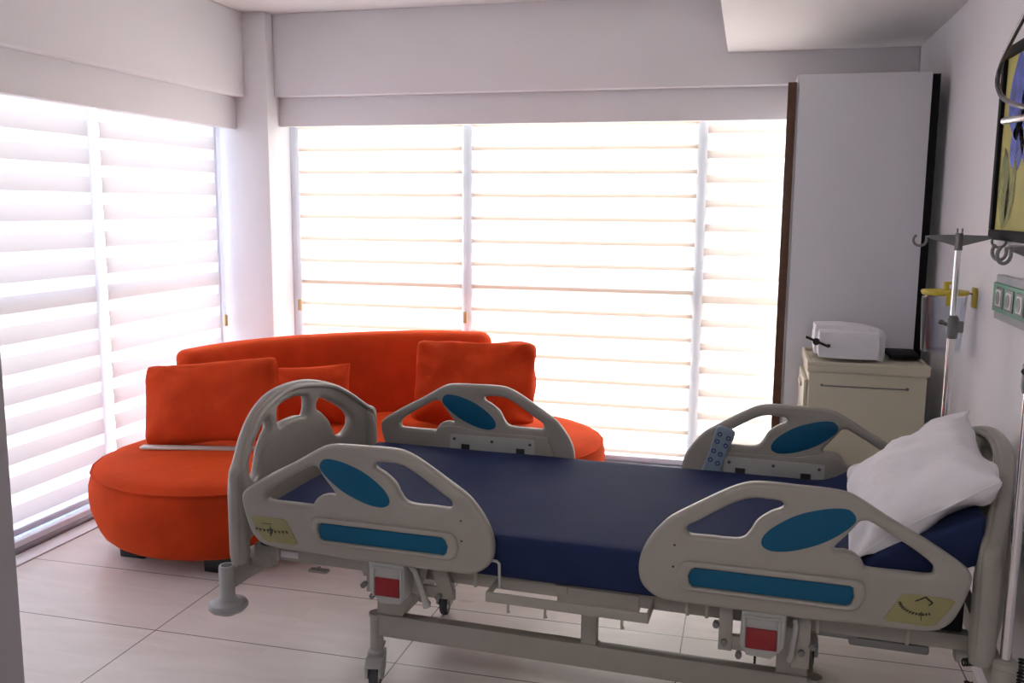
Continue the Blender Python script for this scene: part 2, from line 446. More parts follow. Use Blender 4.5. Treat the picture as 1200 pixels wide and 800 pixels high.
prof = [(.062, -.095), (.067, -.070), (.085, -.048), (.13, -.024), (.19, -.006), (.25, 0), (.30, -.002), (.338, -.012), (.352, -.020), (.356, -.016), (.360, -.024), (.374, -.042), (.385, -.075), (.392, -.12), (.396, -.19), (.40, -.29), (.402, -.40), (.403, -.50)]
for z, dr in prof:
    ring = [bm.verts.new(sv(p, z)) for p in stadium(sp, .575+dr, .565+dr)]
    if prev:
        for i in range(len(ring)):
            j = (i+1) % len(ring); bm.faces.new((prev[i], prev[j], ring[j], ring[i]))
    else: bm.faces.new(ring[::-1])
    prev = ring
bm.faces.new(prev)
obj('seat', bm, ORANGE, sofa, smooth=50)
# piping along the seam
bm = bmesh.new(); L_ = [sv(p, .355) for p in stadium(sp, .575-.014, .565-.014)]
add_tube(bm, L_+[L_[0]], .0045, 6, cap=False)
obj('piping', bm, ORANGE, sofa, smooth=60)
# back rest
bs = cr([(-2.655, 4.02), (-2.54, 4.26), (-2.30, 4.49), (-2.02, 4.65), (-1.72, 4.77), (-1.43, 4.80)], 6, closed=False)
nb = len(bs)
cum = [0]
for i in range(1, nb): cum.append(cum[-1]+(bs[i]-bs[i-1]).length)
tot = cum[-1]
bm = bmesh.new(); rings = []
NS = 28
def sect(zt, s):          # rounded section (w, z), s shrinks at the ends
    pts = []
    hw, zb = .085, .20
    for k in range(NS):
        a = 2*math.pi*k/NS
        c, s_ = math.cos(a), math.sin(a)
        e = .45
        x = hw*math.copysign(abs(c)**e, c); z = (zt-zb)/2*math.copysign(abs(s_)**(.22), s_)
        pts.append((x*s, (zb+zt)/2+z))
    return pts
for i in range(nb):
    t = cum[i]/tot
    T = (bs[min(i+1, nb-1)]-bs[max(i-1, 0)]).normalized(); nn = Vector((-T.y, T.x))
    ztop = .775+.035*math.sin(math.pi*min(1, t*1.1)*.5)
    rings.append((bs[i], nn, ztop, 1.0, T))
ends = []
for s_, i in ((-1, 0), (1, nb-1)):
    c, nn, zt, _, T = rings[i]
    lst = []
    for k in range(1, 7):
        a = k/6*math.pi/2
        lst.append((c+T*s_*.075*math.sin(a), nn, zt-.06*(1-math.cos(a)), max(.02, math.cos(a)), T))
    ends.append(lst)
allr = ends[0][::-1]+rings+ends[1]
pv = None
for c, nn, zt, s_, T in allr:
    ring = []
    for (w, z) in sect(zt, s_):
        lean = (z-.4)*.16
        q = c+nn*(w+lean); ring.append(bm.verts.new(sv(q, z)))
    if pv:
        for k in range(NS): bm.faces.new((pv[k], pv[(k+1) % NS], ring[(k+1) % NS], ring[k]))
    else: bm.faces.new(ring[::-1])
    pv = ring
bm.faces.new(pv)
obj('backrest', bm, ORANGE, sofa, smooth=60)
for (x, y) in ((-2.50, 3.28), (-2.06, 3.23), (-.98, 4.12), (-1.0, 4.62), (-2.35, 4.05), (-1.62, 4.45)):
    bm = bmesh.new(); add_box(bm, sv((x-.06, y-.04), 0), sv((x+.06, y+.04), .075), .006)
    obj('leg', bm, BLK, sofa, smooth=40)

# ------------------------------------------------------------------ cushions
def cushion_mesh(a, b, t, seed=0, n=26, pinch=.09, wr=.012, sharp=.42, rnd=0.):
    bm = bmesh.new(); vv = {}
    for s_ in (1, -1):
        for i in range(n+1):
            for j in range(n+1):
                u = -1+2*i/n; v = -1+2*j/n
                # concentrate rows near the edges
                u = math.sin(u*math.pi/2); v = math.sin(v*math.pi/2)
                edge = i in (0, n) or j in (0, n)
                if s_ == -1 and edge: vv[(s_, i, j)] = vv[(1, i, j)]; continue
                x = a*u*(1-pinch*(1-v*v)); y = b*v*(1-pinch*(1-u*u))
                c4 = 1-rnd*(u*v)**6; x *= c4; y *= c4
                h = t*(max(0, (1-u*u))*max(0, (1-v*v)))**sharp
                p = Vector((x*6+seed*7.3, y*6, s_*3+seed))
                w = noise.noise(p)*wr+noise.noise(p*2.3)*wr*.5
                # radial creases running from corners
                cor = (abs(u)*abs(v))**2
                w += wr*1.2*cor*math.sin(9*math.atan2(b*v, a*u)*1.5+seed)
                z = s_*(h+w*min(1, h/t*2.0))
                if edge: x += noise.noise(p)*wr*.7; y += noise.noise(p+Vector((9, 0, 0)))*wr*.7
                vv[(s_, i, j)] = bm.verts.new((x, y, z))
    for s_ in (1, -1):
        for i in range(n):
            for j in range(n):
                f = (vv[(s_, i, j)], vv[(s_, i+1, j)], vv[(s_, i+1, j+1)], vv[(s_, i, j+1)])
                bm.faces.new(f if s_ == 1 else f[::-1])
    seam_pts = [vv[(1, i, 0)].co.copy() for i in range(n)]+[vv[(1, n, j)].co.copy() for j in range(n)]+[vv[(1, i, n)].co.copy() for i in range(n, 0, -1)]+[vv[(1, 0, j)].co.copy() for j in range(n, 0, -1)]
    return bm, seam_pts

def cushion(name, a, b, t, m_, c, xax, yax, label, cat, group=None, seed=0, **k):
    """xax, yax: directions of the width and height of the cushion"""
    X = Vector(xax).normalized(); Y_ = Vector(yax); Y_ = (Y_-X*Y_.dot(X)).normalized(); Z = X.cross(Y_)
    bm, sp_ = cushion_mesh(a, b, t, seed, **k)
    o = obj(name, bm, m_, smooth=80)
    M = Matrix((X, Y_, Z)).transposed().to_4x4(); M.translation = Vector(c); o.matrix_world = M
    tag(o, label, cat, group)
    bm = bmesh.new(); add_tube(bm, sp_+[sp_[0]], .0022, 5, cap=False)
    s_ = obj('seam', bm, m_, o, smooth=80)
    return o
# positions on the seat (z about .40)
cushion('cushion', .335, .19, .085, ORANGE, (-2.375, 3.69, .598), (.985, .10, .11), (-.06, .26, .96), 'largest orange velvet cushion standing upright on the near left seat end', 'cushion', 'orange cushions on the sofa', seed=1, wr=.018, pinch=.045, sharp=.34, rnd=.06)
cushion('cushion', .215, .16, .065, ORANGE, (-2.125, 4.18, .545), (.90, .42, .03), (-.05, .38, .92), 'small orange velvet cushion leaning on the sofa back behind the footboard arch', 'cushion', 'orange cushions on the sofa', seed=2, rnd=.03)
cushion('cushion', .315, .215, .095, ORANGE, (-1.325, 4.43, .612), (.97, .22, -.02), (-.10, .33, .94), 'creased orange velvet cushion with puffed top corner at the right end of the sofa', 'cushion', 'orange cushions on the sofa', seed=5, wr=.040, pinch=.04, sharp=.33, rnd=.07)
bd = box('flat_board', (-.30, -.022, 0), (.30, .022, .011), PALE, bevel=.002)
bd.location = (-2.34, 3.582, .4035); bd.rotation_euler = (0, 0, .22)
tag(bd, 'thin pale flat board lying on the sofa seat along the front of the largest cushion', 'board')

# ------------------------------------------------------------------ hospital bed
BO = Vector((-.42732, 2.79949, 0)); BTH = R(-2.6)
bed = empty('hospital_bed', BO, BTH)
tag(bed, 'grey beige adjustable hospital bed on castors with blue trimmed split side rails', 'bed')

OUT = [(-.974, .630), (-.972, .655), (-.95, .677), (-.878, .722), (-.794, .767), (-.725, .808), (-.688, .824), (-.639, .829), (-.568, .830), (-.529, .831), (-.47, .829), (-.43, .817), (-.385, .793), (-.328, .758), (-.272, .722), (-.244, .695), (-.217, .660), (-.196, .617), (-.189, .573), (-.197, .535), (-.222, .509), (-.255, .495), (-.301, .493), (-.415, .492), (-.533, .492), (-.62, .492), (-.72, .496), (-.821, .497), (-.885, .501), (-.917, .511), (-.942, .536), (-.962, .583)]
HA = [(-.891, .652), (-.882, .641), (-.817, .640), (-.750, .640), (-.738, .644), (-.732, .656), (-.716, .671), (-.691, .679), (-.670, .678), (-.668, .688), (-.69, .715), (-.708, .738), (-.720, .755), (-.734, .760), (-.751, .755), (-.814, .719), (-.866, .686), (-.888, .667)]
HB = [(-.543, .779), (-.536, .787), (-.512, .790), (-.471, .789), (-.436, .778), (-.385, .748), (-.34, .718), (-.314, .702), (-.308, .690), (-.314, .679), (-.330, .676), (-.37, .677), (-.42, .677), (-.449, .683), (-.466, .703), (-.483, .733), (-.513, .757), (-.537, .769)]
EL = [(-.712, .762), (-.704, .779), (-.685, .787), (-.642, .782), (-.589, .765), (-.553, .746), (-.518, .72), (-.498, .696), (-.494, .678), (-.502, .666), (-.525, .660), (-.571, .667), (-.63, .690), (-.672, .717), (-.702, .744)]
BAR = [(-.714, .590), (-.708, .594), (-.335, .594), (-.326, .588), (-.319, .571), (-.322, .553), (-.330, .545), (-.70, .545), (-.710, .550), (-.717, .570)]
RIM = [(-.740, .602), (-.724, .613), (-.312, .611), (-.296, .600), (-.288, .572), (-.294, .546), (-.312, .532), (-.712, .532), (-.730, .543), (-.744, .572)]
RIMI = [(-.717, .591), (-.708, .596), (-.335, .596), (-.325, .589), (-.318, .571), (-.322, .552), (-.331, .543), (-.700, .543), (-.711, .549), (-.719, .572)]
LOGO = [(-.942, .586), (-.930, .592), (-.838, .592), (-.825, .588), (-.788, .524), (-.795, .518), (-.885, .517), (-.903, .523), (-.930, .562)]
def M2(L, mir): return [(.02-x, z) for x, z in L] if mir else L

def side_rail(mir, side):
    """side -1: near the camera (outer face towards -y); +1: far side. mir: head end"""
    yc = side*.4825; th = .035; s = side
    root_bm = plate_mesh('rail', cr(M2(OUT, mir), 5), [cr(M2(HA, mir), 4), cr(M2(HB, mir), 4)], th, .0115,
                         xform=lambda c: (c.x, yc+c.z, c.y))
    ro = obj('side_rail', root_bm, BEDP, bed, smooth=35)
    yo = yc+s*th/2; yi = yc-s*th/2
    def flat(name, L, y, t, m_, bev=.0015, n=4, holes=()):
        bm_ = plate_mesh(name, cr(M2(L, mir), n), [cr(M2(h, mir), n) for h in holes], t, bev, xform=lambda c: (c.x, y+c.z, c.y), res=2)
        return obj(name, bm_, m_, ro, smooth=40)
    def lin(name, L, y, t, m_, bev=.0015, holes=()):
        bm_ = plate_mesh(name, [Vector(p) for p in M2(L, mir)], [[Vector(p) for p in M2(h, mir)] for h in holes], t, bev, xform=lambda c: (c.x, y+c.z, c.y), res=2)
        return obj(name, bm_, m_, ro, smooth=40)
    tag(flat('oval_inlay', EL, yc, th+.003, BLUE, .002), 'petrol blue oval inlay')
    tag(lin('bar_inlay', BAR, yo+s*.001, .004, BLUE, .001), 'petrol blue bar inlay')
    lin('bar_rim', RIM, yo+s*.003, .014, BEDP, .0055, holes=[RIMI])
    lg = tag(lin('badge', LOGO, yo+s*.0005, .003, YEL, .001), 'yellowish badge with dark emblem')
    # emblem: two spread wings with a small staff (foot) or a toothed arc with a roof mark (head)
    bm = bmesh.new(); ye = yo+s*.0025
    sx_ = lambda x: (.02-x if mir else x)
    def seg(x0, z0, x1, z1, w=.003):
        w *= .7
        p0 = Vector((sx_(x0), ye, z0)); p1 = Vector((sx_(x1), ye, z1)); add_tube(bm, [p0, p1], [w/2, w/2], 6)
    if not mir:
        seg(-.902, .573, -.872, .573, .003)
        for k in range(9):
            a = -.926+k*.0125
            zz = .555-.004*(1-abs(a+.876)/.05)
            seg(a, zz+.003, a+.006, zz-.004, .0045); seg(a+.002, zz-.003, a+.008, zz+.002, .003)
        seg(-.876, .566, -.876, .536, .004); seg(-.884, .556, -.868, .556, .006)
        seg(-.882, .545, -.870, .545, .003)
    else:
        for k in range(13):
            an = R(185+k*9.5); cx_, cz_ = .885, .572
            x0 = cx_+.048*math.cos(an); z0 = cz_+.030*math.sin(an)
            x1 = cx_+.041*math.cos(an+.05); z1 = cz_+.024*math.sin(an+.05)
            seg(.02-x0, z0, .02-x1, z1, .005)
        seg(.02-.875, .577, .02-.897, .590, .005); seg(.02-.897, .590, .02-.913, .577, .007)
        seg(.02-.913, .577, .02-.905, .570, .004)
        seg(.02-.890, .552, .02-.890, .530, .003); seg(.02-.883, .545, .02-.897, .545, .003)
    tag(obj('emblem', bm, INK, ro), 'dark printed emblem')
    for (x, z) in ((-.281, .648), (-.279, .59)):
        bm = bmesh.new(); add_tube(bm, [(sx_(x), yo-s*.001, z), (sx_(x), yo+s*.0015, z)], .003, 10)
        tag(obj('screw', bm, INK, ro), 'small dark screw')
    # inner face: raised body and pale bracket with two notches
    BODY = [(-.735, .640), (-.700, .662), (-.640, .664), (-.560, .652), (-.320, .650), (-.290, .640), (-.285, .520), (-.730, .520)]
    flat('inner_housing', BODY, yi-s*.003, .010, BEDP, .004)
    BR = [(-.675, .630), (-.668, .635), (-.345, .637), (-.337, .630), (-.337, .560), (-.375, .560), (-.375, .600), (-.412, .600), (-.412, .560), (-.595, .560), (-.595, .600), (-.632, .600), (-.632, .560), (-.675, .560)]
    br = lin('mounting_bracket', BR, yi-s*.010, .004, BRKT, .001)
    br['label'] = 'light grey bracket on inner face'
    for x in (-.657, -.505, -.355):
        bm = bmesh.new(); add_tube(bm, [(sx_(x), yi-s*.010, .618), (sx_(x), yi-s*.0155, .618)], [.007, .005], 12)
        obj('bolt', bm, STEEL, ro, smooth=40)
    for x0 in (-.412, -.632):
        bm = bmesh.new(); add_box(bm, (sx_(x0+.002), yi-s*.006, .548), (sx_(x0+.035), yi-s*.009, .598), .001)
        obj('notch_plate', bm, INK, ro)
    return ro
for s_ in (-1, 1):
    for mir in (False, True): side_rail(mir, s_)

# end boards (bowed outwards)
EB = [(0, .888), (.12, .881), (.22, .857), (.30, .825), (.37, .782), (.418, .744), (.446, .727), (.470, .716), (.482, .698), (.484, .660), (.482, .60), (.482, .50), (.481, .445), (.468, .427), (.44, .424), (.415, .430)]
out = EB+[(.395, .45), (.30, .455), (.15, .46), (0, .46)]
outline = out+[(-y, z) for y, z in out[-2:0:-1]]
SA = [(-.105, .785), (-.100, .768), (-.085, .757), (-.04, .764), (.04, .764), (.085, .757), (.100, .768), (.105, .785), (.105, .812), (.09, .826), (.03, .835), (-.03, .835), (-.09, .826), (-.105, .812)]
SB = [(.157, .783), (.170, .799), (.195, .800), (.25, .776), (.315, .736), (.348, .70), (.348, .668), (.325, .645), (.30, .638), (.265, .645), (.248, .67), (.228, .708), (.19, .745), (.160, .765)]
SBm = [(-y, z) for y, z in SB[::-1]]
def end_board(name, sgn, label):
    x0 = -1.0 if sgn < 0 else 1.02
    def xf(c):
        off = .095*max(0, 1-(c.x/.48)**2)
        return (x0+sgn*(off+.012)+c.z, c.x, c.y)
    # panel densified so it can bend
    bm = plate_mesh(name, cr(outline, 5), [cr(SA, 4), cr(SB, 4), cr(SBm, 4)], .038, .014)
    # subdivide with vertical cuts for bending
    for k in range(-11, 12):
        bmesh.ops.bisect_plane(bm, geom=bm.verts[:]+bm.edges[:]+bm.faces[:], plane_co=(k*.04, 0, 0), plane_no=(1, 0, 0), dist=1e-5)
    for v in bm.verts: v.co = Vector(xf(v.co))
    o = obj(name, bm, BEDP, bed, smooth=40)
    # raised ridge following the arch, inside face
    pts = []
    for y, z in cr([(-.462, .50), (-.464, .62), (-.456, .692), (-.415, .730), (-.31, .803), (-.21, .843), (0, .872), (.21, .843), (.31, .803), (.415, .730), (.456, .692), (.464, .62), (.462, .50)], 5, closed=False):
        off = .095*max(0, 1-(y/.48)**2)
        pts.append((x0+sgn*(off-.008), y, z))
    bm = bmesh.new(); add_tube(bm, pts, .010, 10)
    obj('rim', bm, BEDP, o, smooth=60)
    for s in (-1, 1):          # post sleeves at both ends
        bm = bmesh.new()
        add_tube(bm, [(x0+sgn*.016, s*.452, .420), (x0+sgn*.016, s*.452, .45), (x0+sgn*.016, s*.452, .64), (x0+sgn*.020, s*.448, .68), (x0+sgn*.03, s*.43, .715)], [.026, .031, .031, .027, .016], 16)
        obj('post_sleeve', bm, BEDP, o, smooth=60)
    return o
end_board('footboard', -1, '')
end_board('headboard', 1, '')

# deck frame under the mattress
bm = bmesh.new()
for s in (-1, 1): add_box(bm, (-1.0, s*.36, .420), (1.02, s*.40, .462), .003)
for x in (-.95, -.55, -.10, .10, .45, .96): add_box(bm, (x-.02, -.36, .425), (x+.02, .36, .458), .003)
add_box(bm, (-.90, -.35, .455), (.96, .35, .465), .002)
obj('deck_frame', bm, BEDM, bed, smooth=40)
bm = bmesh.new(); add_box(bm, (-.03, -.405, .405), (.20, -.375, .455), .002); add_box(bm, (-.035, -.41, .435), (.0, -.40, .458), .001)
obj('deck_joint_plate', bm, BEDM, bed, smooth=40)
bm = bmesh.new()
q = [(.66, .466), (.80, .500), (1.0, .620), (1.0, .47)]
va = [bm.verts.new((x, -.405, z)) for x, z in q]; vb = [bm.verts.new((x, .405, z)) for x, z in q]
bm.faces.new(va); bm.faces.new(vb[::-1])
for i in range(4): bm.faces.new((va[i], va[(i+1) % 4], vb[(i+1) % 4], vb[i]))
bmesh.ops.bevel(bm, geom=bm.edges[:], offset=.004, segments=2, affect='EDGES')
tag(obj('backrest_frame', bm, BLACKP, bed, smooth=40), 'black raised backrest support')
# white sticker on the foot end of the deck rail
tag(box('sticker', (-.905, -.403, .432), (-.845, -.4005, .452), OUTW, bed, bevel=.0005), 'small white sticker')
# accessory bar near the middle
for s in (-1, 1):
    bm = bmesh.new()
    add_box(bm, (-.21, s*.492, .424), (.24, s*.500, .452), .002)
    add_box(bm, (-.21, s*.40, .430), (-.204, s*.495, .452), .001); add_box(bm, (.234, s*.40, .424), (.24, s*.495, .452), .001)
    ab = obj('accessory_bar', bm, BEDM, bed, smooth=40)
    for x in (-.145, -.04, .17):
        bm = bmesh.new(); add_tube(bm, [(x, s*.497, .426), (x, s*.499, .410), (x+.003, s*.503, .402)], [.004, .004, .006], 8)
        obj('hook', bm, BEDM, ab, smooth=50)
    tube('rail_release_rod', [(-.215, s*.475, .535), (-.185, s*.475, .534), (-.178, s*.475, .528), (-.176, s*.475, .46), (-.176, s*.45, .448)], .0045, BEDL, bed, 8)
    for x in (-.885, -.585, -.255, .335, .385, .66, .87):
        tube('pin', [(x, s*.452, .50), (x, s*.452, .442)], .005, BEDM, bed, 8)
    # small hanging brackets under the deck rail
    bm = bmesh.new(); add_box(bm, (-.80, s*.40, .405), (-.74, s*.425, .412), .001); add_tube(bm, [(-.77, s*.41, .42), (-.77, s*.41, .40)], .004, 8)
    obj('strap_bracket', bm, BEDM, bed)

# latch units under every side rail
def latch(mir, s):
    fx = (lambda x: .02-x) if mir else (lambda x: x)
    bm = bmesh.new()
    # tapered housing
    a = [(-.565, .495), (-.455, .495), (-.452, .405), (-.470, .375), (-.530, .372), (-.562, .405)]
    L = [(fx(x), z) for x, z in a]
    bm = plate_mesh('latch', [Vector(p) for p in L], [], .075, .006, xform=lambda c: (c.x, s*.458+c.z, c.y))
    lb = obj('latch_housing', bm, BEDL, bed, smooth=40)
    bm = bmesh.new()
    add_box(bm, (fx(-.552), s*.496, .480), (fx(-.545), s*.502, .395), .002); add_box(bm, (fx(-.466), s*.496, .480), (fx(-.459), s*.502, .395), .002)
    add_box(bm, (fx(-.552), s*.496, .478), (fx(-.459), s*.502, .485), .002)
    obj('latch_rim', bm, BEDL, lb, smooth=40)
    tag(box('release_button', (fx(-.543), s*.494, .452), (fx(-.468), s*.502, .398), RED, lb, bevel=.002), 'red release button')
    bm = bmesh.new()
    if mir:
        for x0, x1 in ((-.395, -.432), (-.585, -.622)):
            pass
        add_box(bm, (.417, s*.445, .50), (.452, s*.455, .36), .002); add_box(bm, (.448, s*.43, .40), (.49, s*.449, .362), .002)
        obj('rail_bracket', bm, BEDM, lb, smooth=40); bm = bmesh.new()
        add_box(bm, (.602, s*.445, .50), (.645, s*.455, .34), .002)
    else:
        add_box(bm, (-.615, s*.41, .50), (-.575, s*.45, .43), .004, rot=Matrix.Rotation(R(-18), 3, 'Y'))
        add_box(bm, (-.60, s*.41, .43), (-.565, s*.44, .375), .004)
        obj('rail_bracket', bm, BEDM, lb, smooth=40); bm = bmesh.new()
        add_box(bm, (-.445, s*.42, .50), (-.415, s*.44, .385), .004, rot=Matrix.Rotation(R(20), 3, 'Y'))
        add_box(bm, (-.385, s*.42, .49), (-.340, s*.435, .385), .004, rot=Matrix.Rotation(R(-16), 3, 'Y'))
        add_box(bm, (-.44, s*.405, .41), (-.33, s*.42, .375), .004)
    obj('rail_linkage', bm, BEDM, lb, smooth=40)
    bm = bmesh.new()
    if mir:
        add_tube(bm, [(.585+.02, s*.47, .475), (.608, s*.475, .465), (.60, s*.47, .38), (.595, s*.46, .36)], .007, 10)
    else:
        add_tube(bm, [(-.445, s*.47, .485), (-.430, s*.475, .475), (-.405, s*.475, .41), (-.395, s*.47, .37)], [.008, .008, .008, .012], 10)
    obj('damper', bm, BEDL, lb, smooth=50)
    for (x, z) in (((.41, .43), (.47, .355), (.65, .405), (.432, .385), (.625, .385)) if mir else ((-.598, .405), (-.57, .376), (-.40, .372), (-.365, .40), (-.415, .388))):
        bm = bmesh.new(); add_tube(bm, [(x, s*.447, z), (x, s*.467, z)], .0085, 6)
        obj('bolt', bm, GREYM, lb)
for s_ in (-1, 1):
    for mir in (False, True): latch(mir, s_)

# lower chassis with lifting arms
bm = bmesh.new()
for s in (-1, 1): add_box(bm, (-.63, s*.262, .168), (.66, s*.302, .240), .004)
for x in (-.63, .64): add_box(bm, (x-.025, -.262, .172), (x+.025, .262, .236), .004)
obj('chassis', bm, BEDM, bed, smooth=40)
for x in (.042,):
    for s in (-1, 1):
        bm = bmesh.new(); add_box(bm, (x-.026, s*.268, .238), (x+.022, s*.30, .424), .006); add_box(bm, (x-.03, s*.264, .236), (x+.026, s*.304, .243), .001)
        obj('lift_post', bm, BEDM, bed, smooth=40)
for s in (-1, 1):
    for x0 in (-.60, .60):
        g = plate_mesh('g', [Vector(p) for p in [(x0-.035, .238), (x0+.05, .238), (x0+.085 if x0 < 0 else x0+.04, .30), (x0+.07 if x0 < 0 else x0+.035, .425), (x0-.04, .425), (x0-.035, .30)]], [], .02, .004, xform=lambda c: (c.x, s*.285+c.z, c.y))
        obj('gusset', g, BEDM, bed, smooth=40)
# actuator and torque tube under the deck
tube('torque_tube', [(-.52, -.30, .375), (-.52, .30, .375)], .02, BEDM, bed, 14)
bm = bmesh.new(); add_tube(bm, [(-.50, 0, .37), (-.15, 0, .30)], .025, 14); add_box(bm, (-.20, -.045, .255), (.02, .045, .34), .012)
obj('actuator', bm, GREYM, bed, smooth=40)
# bottom cover near the head
bm = bmesh.new(); add_box(bm, (.74, -.40, .395), (.93, -.30, .418), .006); add_box(bm, (.66, -.40, .410), (.76, -.34, .425), .004)
obj('cable_cover', bm, GREYM, bed, smooth=40)

# castors
def caster(x, y, ang):
    r0 = empty('caster', (x, y, 0), ang); r0.parent = bed
    bm = bmesh.new(); add_tube(bm, [(0, 0, .100), (0, 0, .232)], .021, 18); add_tube(bm, [(0, 0, .228), (0, 0, .238)], .024, 18)
    obj('caster_post', bm, BEDM, r0, smooth=40)
    bm = bmesh.new()
    add_tube(bm, [(0, 0, .120), (0, 0, .106), (0, 0, .096)], [.022, .030, .030], 18)
    for s in (-1, 1):
        g = [(-.080, .060), (-.074, .082), (-.058, .099), (-.030, .108), (.020, .108), (.026, .090), (.010, .052), (-.022, .038), (-.045, .038), (-.066, .050)]
        b2 = plate_mesh('f', [Vector(p) for p in g], [], .010, .003, xform=lambda c: (c.x, s*.021+c.z, c.y))
        me = bpy.data.meshes.new('tmp'); b2.to_mesh(me); b2.free(); bm.from_mesh(me); bpy.data.meshes.remove(me)
    add_box(bm, (-.050, -.026, .100), (.026, .026, .110), .004); add_box(bm, (-.083, -.026, .096), (-.045, .026, .104), .003, rot=Matrix.Rotation(R(-38), 3, 'Y'))
    obj('fork', bm, BEDL, r0, smooth=40)
    tag(box('brake_pedal', (.02, -.02, .112), (.052, .02, .122), BEDL, r0, bevel=.004), 'brake pedal')
    bm = bmesh.new()
    N = 28; pr = [(.030, -.012), (.044, -.014), (.0495, -.009), (.050, 0), (.0495, .009), (.044, .014), (.030, .012)]
    rings = [[bm.verts.new((-.032+r*.95*math.cos(2*math.pi*k/N), w, .0475+r*.95*math.sin(2*math.pi*k/N))) for k in range(N)] for r, w in pr]
    for i in range(len(rings)):
        j = (i+1) % len(rings)
        for k in range(N): bm.faces.new((rings[i][k], rings[i][(k+1) % N], rings[j][(k+1) % N], rings[j][k]))
    wh = obj('wheel', bm, RUBG, r0, smooth=50)
    bm = bmesh.new(); add_tube(bm, [(-.032, -.011, .05), (-.032, .011, .05)], .031, 20); add_tube(bm, [(-.032, -.028, .05), (-.032, .028, .05)], .007, 10)
    tag(obj('wheel_hub', bm, BEDL, wh if False else r0, smooth=40), 'pale wheel hub')
caster(-.642, -.285, R(105)); caster(-.625, .285, R(100)); caster(.665, -.285, R(120)); caster(.665, .285, R(95))

# end cross bars with sockets; bumpers at the foot
for sg, x in ((-1, -1.048), (1, 1.085)):
    bm = bmesh.new()
    add_box(bm, (x-.016, -.462, .338), (x+.016, .462, .402), .004)
    for s in (-1, 1): add_box(bm, (x, s*.33, .375), (x-sg*.09, s*.37, .43), .004)
    obj('cross_bar', bm, BEDM, bed, smooth=40)
    for s in (-1, 1):
        b_ = bmesh.new()
        N = [(.019, .415), (.024, .413), (.025, .408), (.025, .30)]
        if sg < 0:
            add_lathe(b_, (x, s*.478, 0), [(.017, .405), (.017, .416), (.022, .416), (.0235, .411), (.0235, .318), (.031, .306), (.055, .300), (.061, .291), (.061, .286), (.052, .276), (.030, .270), (.026, .262), (.014, .258)], 28)
            o = obj('bumper', b_, BEDL, bed, smooth=35); o['label'] = 'round corner bumper with socket tube'
            bm2 = bmesh.new(); add_lathe(bm2, (x, s*.478, 0), [(.0165, .4155), (.0165, .4166)], 20); obj('socket_hole', bm2, INK, o)
        else:
            add_lathe(b_, (x, s*.47, 0), [(.024, .445), (.028, .442), (.029, .428), (.026, .424), (.026, .30), (.030, .29), (.050, .285), (.052, .278), (.045, .27), (.02, .262)], 28)
            obj('pole_socket', b_, BEDM, bed, smooth=35)

# coiled handset cable at the head end
def coil(p0, p1, turns, r, wr):
    p0, p1 = Vector(p0), Vector(p1); d = (p1-p0); L = d.length; T = d.normalized()
    u = T.cross(Vector((.3, .9, .2))).normalized(); v = T.cross(u); n = turns*12
    return [p0+T*L*i/n+u*r*math.cos(2*math.pi*i/12)+v*r*math.sin(2*math.pi*i/12) for i in range(n+1)]
bm = bmesh.new()
add_tube(bm, coil((1.0, -.435, .408), (1.075, -.40, .404), 12, .008, .003), .0024, 6)
add_tube(bm, coil((1.03, -.37, .33), (1.03, -.37, .12), 24, .009, .003), .0024, 6)
add_tube(bm, coil((1.125, -.46, .45), (1.122, -.47, .16), 34, .009, .003), .0024, 6)
tag(obj('coiled_cable', bm, BLK, bed, smooth=60), 'black coiled cable')
tube('power_cable', [(.505, -.10, .42), (.505, -.10, .02), (.50, -.06, .006), (.45, 0, .006)], .004, BLK, bed, 6)

# ------------------------------------------------------------------ mattress (lies on the bed)
def mattress():
    bm = bmesh.new(); nx, ny = 60, 18
    def prof(x):      # lift of the head section
        t = max(0, x-.66); return .52*t*min(1, t/.14)
    x0, x1, yh = -.965, 1.028, .430
    g = {}
    for k, (zz) in enumerate((0, 1)):
        for i in range(nx+1):
            for j in range(ny+1):
                x = x0+(x1-x0)*i/nx; y = -yh+2*yh*j/ny
                if zz: z = .590+prof(x)+.003*noise.noise(Vector((x*4, y*4, 1)))
                else: z = .467+prof(x)
                g[(k, i, j)] = bm.verts.new((x, y, z))
    for i in range(nx):
        for j in range(ny):
            bm.faces.new((g[(1, i, j)], g[(1, i+1, j)], g[(1, i+1, j+1)], g[(1, i, j+1)]))
            bm.faces.new((g[(0, i, j)], g[(0, i, j+1)], g[(0, i+1, j+1)], g[(0, i+1, j)]))
    for i in range(nx):
        for j in (0, ny): bm.faces.new((g[(0, i, j)], g[(0, i+1, j)], g[(1, i+1, j)], g[(1, i, j)]))
    for j in range(ny):
        for i in (0, nx): bm.faces.new((g[(0, i, j)], g[(0, i, j+1)], g[(1, i, j+1)], g[(1, i, j)]))
    bmesh.ops.recalc_face_normals(bm, faces=bm.faces)
    es = [e for e in bm.edges if len(e.link_faces) == 2 and e.calc_face_angle(0) > 1.0]
    bmesh.ops.bevel(bm, geom=es, offset=.014, segments=3, affect='EDGES', profile=.5)
    o = obj('mattress', bm, MATT, smooth=45)
    o.location = BO; o.rotation_euler = (0, 0, BTH)
    tag(o, 'flat navy blue vinyl mattress lying on the hospital bed, head end raised', 'mattress')
    return o
mattress()
bedM = Matrix.Translation(BO) @ Matrix.Rotation(BTH, 4, 'Z')

# white pillow leaning up the head end
cushion('pillow', .345, .205, .085, WHITE, bedM @ Vector((.905, -.095, .762)),
        bedM.to_3x3() @ Vector((.05, 1, .035)), bedM.to_3x3() @ Vector((.77, 0, .60)),
        'white cotton pillow leaning against the headboard on the navy mattress', 'pillow', seed=3, wr=.032, pinch=.09, sharp=.40)

